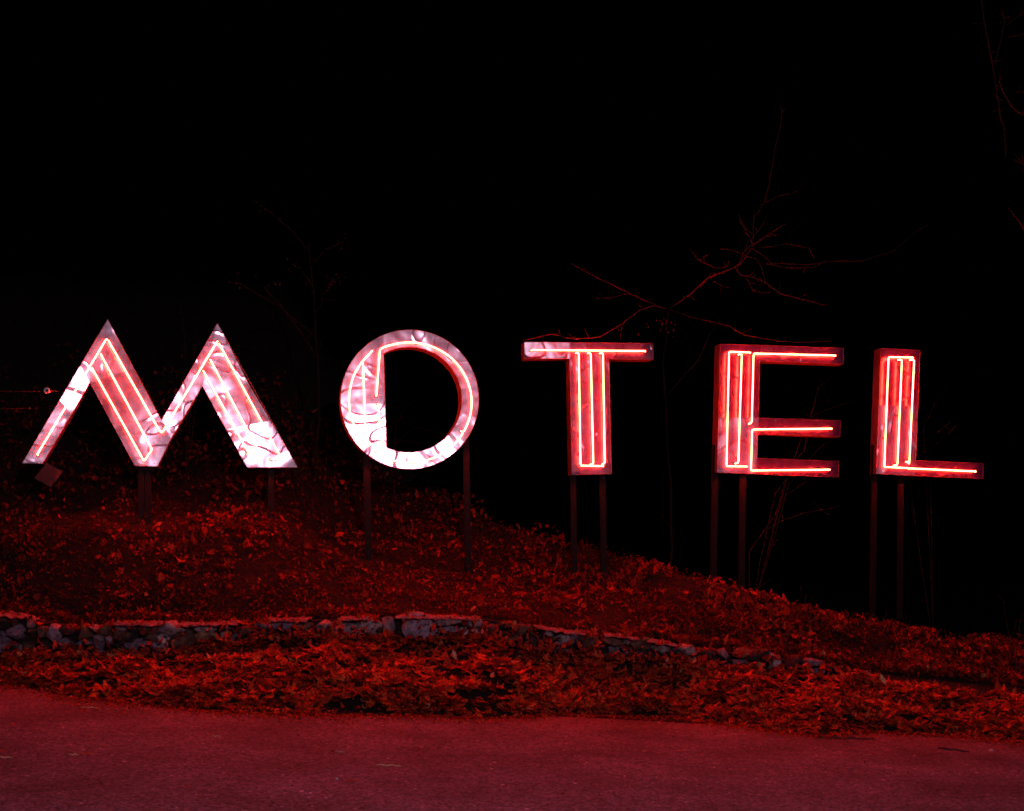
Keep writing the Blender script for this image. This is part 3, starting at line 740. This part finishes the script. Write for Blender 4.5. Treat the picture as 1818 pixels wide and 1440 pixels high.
def tree_main():
    Yt = 15.3; g = ground_z(1190, Yt); b = at(1188, HY, Yt); b.z = g-.1
    root = empty('bare_tree', b, 'leafless tree with twisting twigs reaching up above the T and the E', 'tree')
    mb = MB()
    A = at(*z7(415, 826), 14.6)
    limb(mb, [b, b+Vector((.02, -.05, 1.0)), Vector((A.x-.02, 14.9, A.z-.6)), A], .018, .008, 3, .03, 2, .2)
    limb(mb, [at(1186, 700, 15.0), at(1240, 640, 14.95), at(1270, 575, 14.9)], .012, .006, 4, .02, 4, .3)
    mb.build('trunk', M_TRUNK, root, smooth=True)
    mb = MB()
    up = [  # (polyline in picture terms, depth at start, depth at end, r0, r1)
        ([(415,820),(500,762),(570,698),(675,655)], 14.5, 13.5, .0085, .007, 5), ([(675,655),(700,640),(745,575)], 13.5, 13.4, .0075, .0055, 2),
        ([(745,575),(748,520),(753,430)], 13.4, 13.3, .005, .0025, 3), ([(745,560),(715,500),(690,445)], 13.4, 13.2, .0045, .002, 3), ([(745,545),(790,480),(803,447)], 13.4, 13.5, .004, .002, 2),
        ([(752,563),(820,520),(880,482)], 13.4, 13.1, .0045, .002, 4), ([(697,640),(712,600),(745,560)], 13.5, 13.4, .004, .003, 1), ([(748,525),(720,505),(692,470)], 13.4, 13.3, .003, .002, 1),
        ([(675,655),(700,685),(745,690),(800,715)], 13.5, 13.3, .006, .005, 2), ([(800,715),(850,755),(905,772),(980,790),(1040,804)], 13.3, 13.2, .0055, .0025, 8),
        ([(800,715),(785,660),(765,620),(710,605),(660,587),(620,583)], 13.3, 13.5, .0035, .002, 5), ([(640,655),(600,658),(560,640),(530,625),(512,597)], 13.5, 13.3, .0045, .003, 3), ([(560,640),(553,610),(583,600)], 13.4, 13.4, .004, .002, 2),
        ([(640,655),(648,645),(657,630)], 13.5, 13.4, .003, .002, 1), ([(750,470),(765,440),(797,397)], 13.35, 13.4, .003, .003, 1), ([(797,397),(820,290),(845,150),(862,70),(862,20)], 13.4, 13.2, .004, .002, 3),
        ([(797,397),(850,375),(890,368)], 13.4, 13.4, .003, .002, 2), ([(890,368),(930,355),(955,315)], 13.4, 13.6, .002, .0015, 1), ([(770,578),(830,570),(885,562),(920,572),(970,577),(990,620)], 13.4, 13.7, .003, .0018, 3),
        ([(745,580),(780,600),(820,638),(880,642),(960,645),(1050,632),(1180,630),(1300,593),(1390,515),(1440,487)], 13.4, 13.2, .004, .0018, 6), ([(800,640),(850,652),(900,656),(985,655),(1040,625)], 13.6, 13.6, .003, .002, 3),
        ([(730,705),(745,745),(780,757),(820,752)], 13.4, 13.3, .003, .002, 3), ([(720,690),(735,715),(760,722),(790,725)], 13.4, 13.4, .003, .0015, 2), ([(415,820),(390,815),(355,805),(300,825),(235,875)], 14.5, 14.0, .005, .006, 2),
        ([(235,875),(150,925),(60,938),(0,930)], 14.0, 13.6, .006, .004, 4), ([(240,870),(230,900),(222,950)], 14.0, 14.0, .003, .002, 0), ([(35,642),(140,700),(235,745),(262,757)], 13.4, 13.9, .0025, .004, 4),
        ([(262,757),(220,765),(180,777),(130,780)], 13.9, 13.7, .003, .002, 2), ([(262,757),(330,790),(415,822)], 13.9, 14.5, .003, .004, 1), ([(415,820),(500,850),(610,875),(650,885)], 14.5, 13.9, .004, .004, 3),
        ([(650,885),(700,915),(780,935),(850,945),(940,952),(1060,945)], 13.9, 13.8, .004, .0025, 7), ([(540,735),(570,700),(585,690)], 13.9, 13.8, .002, .003, 0), ([(590,710),(620,725),(655,737)], 13.8, 13.8, .003, .0015, 1)]
    for i, (pl, y0, y1, r0, r1, tw) in enumerate(up):
        n = len(pl); limb(mb, [at(*z7(*p), y0+(y1-y0)*k/(n-1)) for k, p in enumerate(pl)], r0*1.05, r1, 20+i, .010, tw, .13)
    # hanging from the T bar upwards
    limb(mb, [at(927,605,13.75), at(978,593,13.75), at(1000,598,13.6)], .003, .003, 77, .008, 2, .1)
    mb.build('branches', M_BARK, root, smooth=True)
    n = 26; P = np.array([list(at(*z7(random.gauss(385, 40), random.gauss(890, 22)), 13.9)) for _ in range(n)])
    o = scatter('clinging_leaves', P, np.tile([0, -1, .2], (n, 1)), rng.uniform(.008, .022, n), .5, [1, 0, 2, 0, 3, 0, 3], .7, M_LEAF, shapes=(0, 1, 3), dark=.35); o.data.transform(Matrix.Translation(-b)); o.parent = root
tree_main()
def tree_dim():
    Y = 14.8; b = at(560, HY, Y); b.z = ground_z(560, Y)-.1
    root = empty('sparse_tree', b, 'dim sparse tree with a few clinging leaves between the M and the O', 'tree')
    mb = MB(); T = [b, at(566, 700, Y), at(560, 560, Y-.1), at(548, 430, Y-.3)]; limb(mb, T, .022, .008, 400, .03, 3, .3); mb.build('trunk', M_TRUNK, root, smooth=True)
    mb = MB(); A = []
    for i, (x0, y0, x1, y1) in enumerate(((562, 560, 590, 500), (560, 520, 520, 470), (552, 450, 470, 370), (555, 470, 605, 430), (563, 600, 420, 500), (565, 640, 470, 510))):
        limb(mb, [at(x0, y0, Y-.1), at((x0+x1)/2, (y0+y1)/2-8, Y-.6), at(x1, y1, Y-1.1)], .007, .003, 410+i, .02, 4, .2)
        for _ in range(12 if i else 34): A.append(list(at(random.gauss(x1, 9), random.gauss(y1, 8), Y-1.1+random.uniform(-.1, .1))))
    mb.build('branches', M_SHOOT, root, smooth=True); P = np.array(A)
    o = scatter('clinging_leaves', P, np.tile([0, -1, .2], (len(P), 1)), rng.uniform(.008, .022, len(P)), .5, [1, 0, 3, 0, 3, 0, 3], .7, M_LEAF, shapes=(0, 1, 3), dark=.3); o.data.transform(Matrix.Translation(-b)); o.parent = root
tree_dim()
def sapling(base_px, Y, lines, label, seed, r=.006, name='bare_shrub', grp='bare shrubs behind the letters', tw=5, tl=.2):
    g = ground_z(base_px, Y); b = at(base_px, HY, Y); b.z = g-.05; root = empty(name, b, label, 'shrub', grp); mb = MB()
    for k, (pl, dy) in enumerate(lines):
        pts = [b]+[at(p[0], p[1], Y+dy) for p in pl]; limb(mb, pts, r, r*.3, seed+k, .015, tw, tl)
    mb.build('stems', M_SHOOT, root, smooth=True)
sapling(1330, 14.9, [([(1400,830),(1428,800),(1438,741),(1452,690),(1480,666)], 0), ([(1330,980),(1365,930),(1395,880),(1440,850),(1500,822)], -.1), ([(1400,840),(1437,742),(1478,723),(1520,711)], .1), ([(1375,930),(1430,910),(1487,900)], -.3),
    ([(1400,860),(1452,800),(1490,760)], .2), ([(1350,1000),(1376,878),(1397,850),(1420,820)], 0)], 'bare shrub whose long thin stems show through the openings of the E', 200, .007)
sapling(330, 14.2, [([(332,700),(328,600),(320,533)], 0), ([(340,700),(345,600),(352,560)], .1), ([(350,700),(343,640),(346,590)], -.1)], 'bare upright shoots rising behind the valley of the M', 210, .006, tw=2)
sapling(535, 13.75, [([(535,740),(548,712),(558,690)], 0), ([(533,760),(518,735),(505,700)], .1), ([(536,790),(538,740),(545,722)], -.1), ([(530,800),(560,742),(590,745)], 0), ([(530,850),(555,840),(600,838)], 0), ([(490,760),(487,710)], 0)], 'small tangled shrub in the gap between the M and the O', 220, .005, tw=8, tl=.15)
sapling(700, 14.6, [([(702,760),(722,720),(740,705)], 0), ([(700,790),(735,760),(800,768)], .0), ([(700,780),(760,790),(790,800)], .1)], 'thin bare stems seen inside the open ring of the O', 230, .004, tw=2)
sapling(1660, 14.95, [([(1610,820),(1640,795),(1665,770),(1690,745)], 0), ([(1650,800),(1680,775),(1700,755)], 0), ([(1640,760),(1660,715),(1680,700)], .1)], 'bare shrub behind the L, its stems showing beside the stem of the letter', 240, .004, tw=4)
sapling(1800, 13.4, [([(1800,1120),(1805,1095)], 0), ([(1790,1120),(1782,1070),(1775,1060)], 0), ([(1808,1125),(1812,1100),(1816,1090)], 0)], 'small dry weed with thin stalks at the right end of the bank', 250, .004, name='dry_weed', grp='dry weeds on the crest of the bank', tw=6, tl=.08)
sapling(1332, 13.5, [([(1332,1040),(1335,1030),(1337,1018)], 0), ([(1330,1030),(1326,1015)], 0)], 'small dry weed with two stalks on the crest below the E', 260, .003, name='dry_weed', grp='dry weeds on the crest of the bank', tw=3, tl=.05)
sapling(1419, 13.4, [([(1420,1070),(1422,1040)], 0), ([(1445,1075),(1458,1082)], 0), ([(1432,1055),(1460,1084)], .05)], 'broken dry weed on the crest right of the E', 263, .003, name='dry_weed', grp='dry weeds on the crest of the bank', tw=4, tl=.06)
sapling(1520, 13.4, [([(1520,1100),(1523,1082)], 0), ([(1517,1100),(1514,1085)], 0)], 'short dry weed on the crest below the L', 266, .003, name='dry_weed', grp='dry weeds on the crest of the bank', tw=4, tl=.06)
sapling(1575, 13.4, [([(1573,1095),(1574,1075)], 0)], 'single dry stalk on the crest under the foot of the L', 269, .003, name='dry_weed', grp='dry weeds on the crest of the bank', tw=2, tl=.06)
sapling(1610, 13.4, [([(1610,1100),(1606,1080)], 0), ([(1613,1105),(1617,1090)], 0)], 'forked dry stalk on the crest, right of the single one', 272, .003, name='dry_weed', grp='dry weeds on the crest of the bank', tw=2, tl=.06)
def tree_right():
    b = at(1930, HY, 12.9); b.z = ground_z(1930, 12.9)-.1
    root = empty('bare_tree', b, 'leafless tree at the right edge, its twigs hanging into the dark upper corner', 'tree'); mb = MB()
    T = [b, b+Vector((-.05, 0, 2)), b+Vector((.05, .1, 4)), b+Vector((.0, 0, 6.5))]
    limb(mb, T, .09, .04, 300, .03, 3, .5); mb.build('trunk', M_TRUNK, root, smooth=True)
    def z4(x, y): return (x/3.2+1720, y/3.2)
    mb = MB()
    for i, pl in enumerate(([(680,1500),(314,1310),(285,1250),(222,1180)], [(640,760),(314,654),(288,645),(240,600),(192,520),(175,462),(190,432)], [(640,-200),(200,-160),(90,-80),(70,0),(100,170)],
            [(100,170),(132,350),(160,520)], [(160,520),(172,620),(200,740),(210,890)], [(600,-20),(314,70),(218,142)], [(500,160),(285,196),(220,214)], [(600,600),(314,525),(270,522)], [(640,980),(314,932),(255,905)], [(196,85),(205,122),(152,360)])):
        n = len(pl); limb(mb, [at(*z4(*p), 12.7-.3*k/(n-1)) for k, p in enumerate(pl)], .008, .003, 310+i, .012, 3, .15)
    mb.build('branches', M_BARK, root, smooth=True)
tree_right()
# ---------------------------------------------------------------- single leaves and twigs lying on the road
def road_pt(px, py):
    k = (px-CX)/F; Y = CZ/(((py-HY)/F)-.055*k); return Vector((k*Y, Y, -.055*k*Y))
def leaf_mesh(c, size, ang, shape, col, mat, name):
    V, Fs = LEAVES[shape]; ca, sa = math.cos(ang), math.sin(ang); W = []
    for v in V:
        x, y = v[0]*size, v[1]*size; z = .30*(v[0]**2+.5*v[1]**2)*size+.006+random.uniform(0, .004)
        W.append((c.x*0+ca*x-sa*y, sa*x+ca*y, z))
    me = bpy.data.meshes.new(name); me.from_pydata(W, [], Fs)
    a = me.attributes.new('col', 'FLOAT_COLOR', 'POINT'); a.data.foreach_set('color', [q for _ in W for q in (*col, 1)])
    me.materials.append(mat); return link(name, me, None, c)
PALE = (.6, .45, .3); RED = (.32, .10, .04); DK = (.03, .02, .015); STRAW = (.62, .5, .3)
items = [  # kind, px, py, length in px, angle, colour, label
 ('leaf',154,1341,26,1.4,RED,'reddish leaf lying by the pale straw on the road, far left'),('leaf',124,1432,13,.6,RED,'small red leaf at the bottom edge of the road, left'),
 ('leaf',423,1316,18,1.5,RED,'dark red leaf flat on the road below the left part of the wall'),('leaf',320,1285,10,1.3,PALE,'tiny pinkish leaf on the road near the drift, left'),
 ('leaf',962,1346,18,1.0,RED,'curled red leaf alone on the road near the middle'),('leaf',622,1389,26,1.6,RED,'faded red leaf low on the road, left of the middle'),
 ('leaf',749,1328,12,1.2,PALE,'small pale leaf on the road under the large boulder of the wall'),('leaf',873,1367,9,.5,(.75, .65, .6),'little whitish leaf on the road near the middle'),
 ('leaf',1207,1335,24,1.4,(.5, .25, .2),'pale pointed leaf on the road right of the middle'),('leaf',1271,1358,13,1.5,(.5, .25, .2),'short pale leaf just below the pointed one on the road'),
 ('leaf',1526,1291,20,1.4,(.7, .35, .4),'bright pinkish leaf at the edge of the drift, right'),('leaf',1268,1280,18,1.2,(.7, .5, .5),'pale leaf at the edge of the drift below the E'),
 ('leaf',1623,1367,10,1.0,(.6, .45, .5),'tiny light leaf on the road at the right'),('leaf',685,1218,20,.8,(.55, .34, .16),'tan curled leaf lying on top of the drift below the wall'),
 ('leaf',807,1164,14,.3,(.6, .38, .26),'tan cupped leaf on the drift below the white stone'),('leaf',1567,1207,14,.2,(.6, .45, .25),'tan leaf standing upright in the dark hollow at the right'),
 ('twig',160,1258,34,1.55,STRAW,'thin pale straw on the road near the left edge of the drift'),('twig',131,1342,20,1.5,STRAW,'short pale straw lying beside a reddish leaf, far left'),
 ('twig',11,1347,24,1.5,STRAW,'pale straw cut off by the left edge of the picture'),('twig',384,1309,16,1.55,STRAW,'short straw on the road below the left part of the wall'),
 ('twig',605,1337,16,1.65,(.55, .45, .42),'short greyish stick on the road, left of the middle'),('twig',691,1361,46,1.55,STRAW,'long straw lying flat on the road below the boulder'),
 ('twig',1693,1333,44,1.80,DK,'dark broken stick on the road at the right'),('twig',1798,1313,36,1.5,STRAW,'pale straw at the right end of the drift'),
 ('twig',1500,1312,110,1.52,DK,'long dark stick along the edge of the drift at the right'),('twig',215,1237,150,1.66,DK,'long dark stick along the edge of the drift at the left'),
 ('twig',141,1240,18,2.2,DK,'short dark twig poking out onto the road at the left'),('twig',902,1263,30,1.6,DK,'dark stick at the edge of the drift, middle'),
 ('stone',1760,1334,7,0,(.5, .45, .5),'small grey pebble on the road at the right'),('stone',243,1318,4,0,(.45, .4, .5),'tiny grey pebble on the road at the left'),('stone',598,1384,5,0,(.6, .58, .65),'tiny whitish pebble on the road, left of the middle')]
for (kind, px, py, ln, ang, col, lab) in items:
    c = road_pt(px, py); s = c.y/F
    if py < 1230: Yq = 11.9 if px > 1000 else 11.6; c = at(px, py, Yq); c.z = c.z
    if kind == 'leaf':
        o = leaf_mesh(c, ln*s*.55, ang, random.choice([1, 2, 0]), col, M_LEAF, 'fallen_leaf'); tag(o, lab, 'leaf', 'single leaves lying on the road and drift')
        if py < 1230: o.rotation_euler = (.9, 0, 0)
    elif kind == 'twig':
        d = Vector((math.sin(ang), math.cos(ang)*3, 0)); d.normalize(); L2 = ln*s/2/max(.3, abs(d.x)); root_loc = c
        pts = [c+d*L2*q+Vector((0, .01*math.sin(q*5), .006+.003*(1+math.sin(q*7))-.055*d.x*L2*q)) for q in (-1, -.6, -.2, .2, .6, 1)]
        r = .0035 if col != DK else .009
        mb = MB(); mb.tube(pts, [r*.6, r, r, r*.9, r*.8, r*.4], 6)
        mt = simple('twig_bark', tuple(x*.8 for x in col), col, 40)
        o = mb.build('twig', mt, None, origin=c); tag(o, lab, 'twig', 'twigs and straws lying on the road')
    else:
        V, Fc = stone_mesh((0, 0, ln*s*.3), ln*s, ln*s*.7, ln*s, 1, px); me = bpy.data.meshes.new('pebble'); me.from_pydata(V, [], Fc)
        me.materials.append(simple('pebble_rock', tuple(x*.8 for x in col), col, 60)); o = link('pebble', me, None, c); tag(o, lab, 'pebble', 'pebbles on the road')
# ---------------------------------------------------------------- light
W = bpy.data.worlds.new('World'); SC.world = W; W.use_nodes = True; nt = W.node_tree; nt.nodes.clear()
sky = nt.nodes.new('ShaderNodeTexSky'); sky.sky_type = 'NISHITA'; sky.sun_disc = False; sky.sun_elevation = math.radians(-5); sky.sun_rotation = math.radians(170)
bg = nt.nodes.new('ShaderNodeBackground'); bg.inputs['Strength'].default_value = .0005
wo = nt.nodes.new('ShaderNodeOutputWorld'); nt.links.new(sky.outputs[0], bg.inputs[0]); nt.links.new(bg.outputs[0], wo.inputs[0])
ld = bpy.data.lights.new('street_lamp_light', 'POINT'); ld.energy = 1650; ld.color = (1.0, .64, .82); ld.shadow_soft_size = .12
lo = bpy.data.objects.new('street_lamp_light', ld); COL.objects.link(lo); lo.location = LAMP
# ---------------------------------------------------------------- damp night air
HAZE = .0
if HAZE:
    mb = MB(); mb.box((5, 60, 6), Vector((90, 0, 0)), Vector((0, 105, 0)), Vector((0, 0, 14)))
    m, nt, out = newmat('damp_air'); pv = N(nt, 'ShaderNodeVolumePrincipled'); pv.inputs['Density'].default_value = HAZE; pv.inputs['Color'].default_value = (.9, .9, .9, 1)
    pv.inputs['Anisotropy'].default_value = .3
    nt.links.new(pv.outputs[0], out.inputs['Volume']); tag(mb.build('haze', m), kind='stuff')
# ---------------------------------------------------------------- camera
cd = bpy.data.cameras.new('camera'); cd.sensor_width = 36; cd.lens = 36*F/1818; cd.shift_y = (HY-720)/1818; cd.clip_end = 500; cd.clip_start = .05
co = bpy.data.objects.new('camera', cd); COL.objects.link(co); co.location = (0, 0, CZ); co.rotation_euler = (math.pi/2, 0, 0); SC.camera = co
SC.view_settings.view_transform = 'Standard'; SC.view_settings.look = 'None'; SC.view_settings.exposure = 0; SC.view_settings.gamma = 1
SC.cycles.filter_width = 1.8; SC.cycles.max_bounces = 5; SC.cycles.glossy_bounces = 3; SC.cycles.diffuse_bounces = 3; SC.cycles.sample_clamp_indirect = 3
SC.cycles.caustics_reflective = True; SC.cycles.blur_glossy = .3
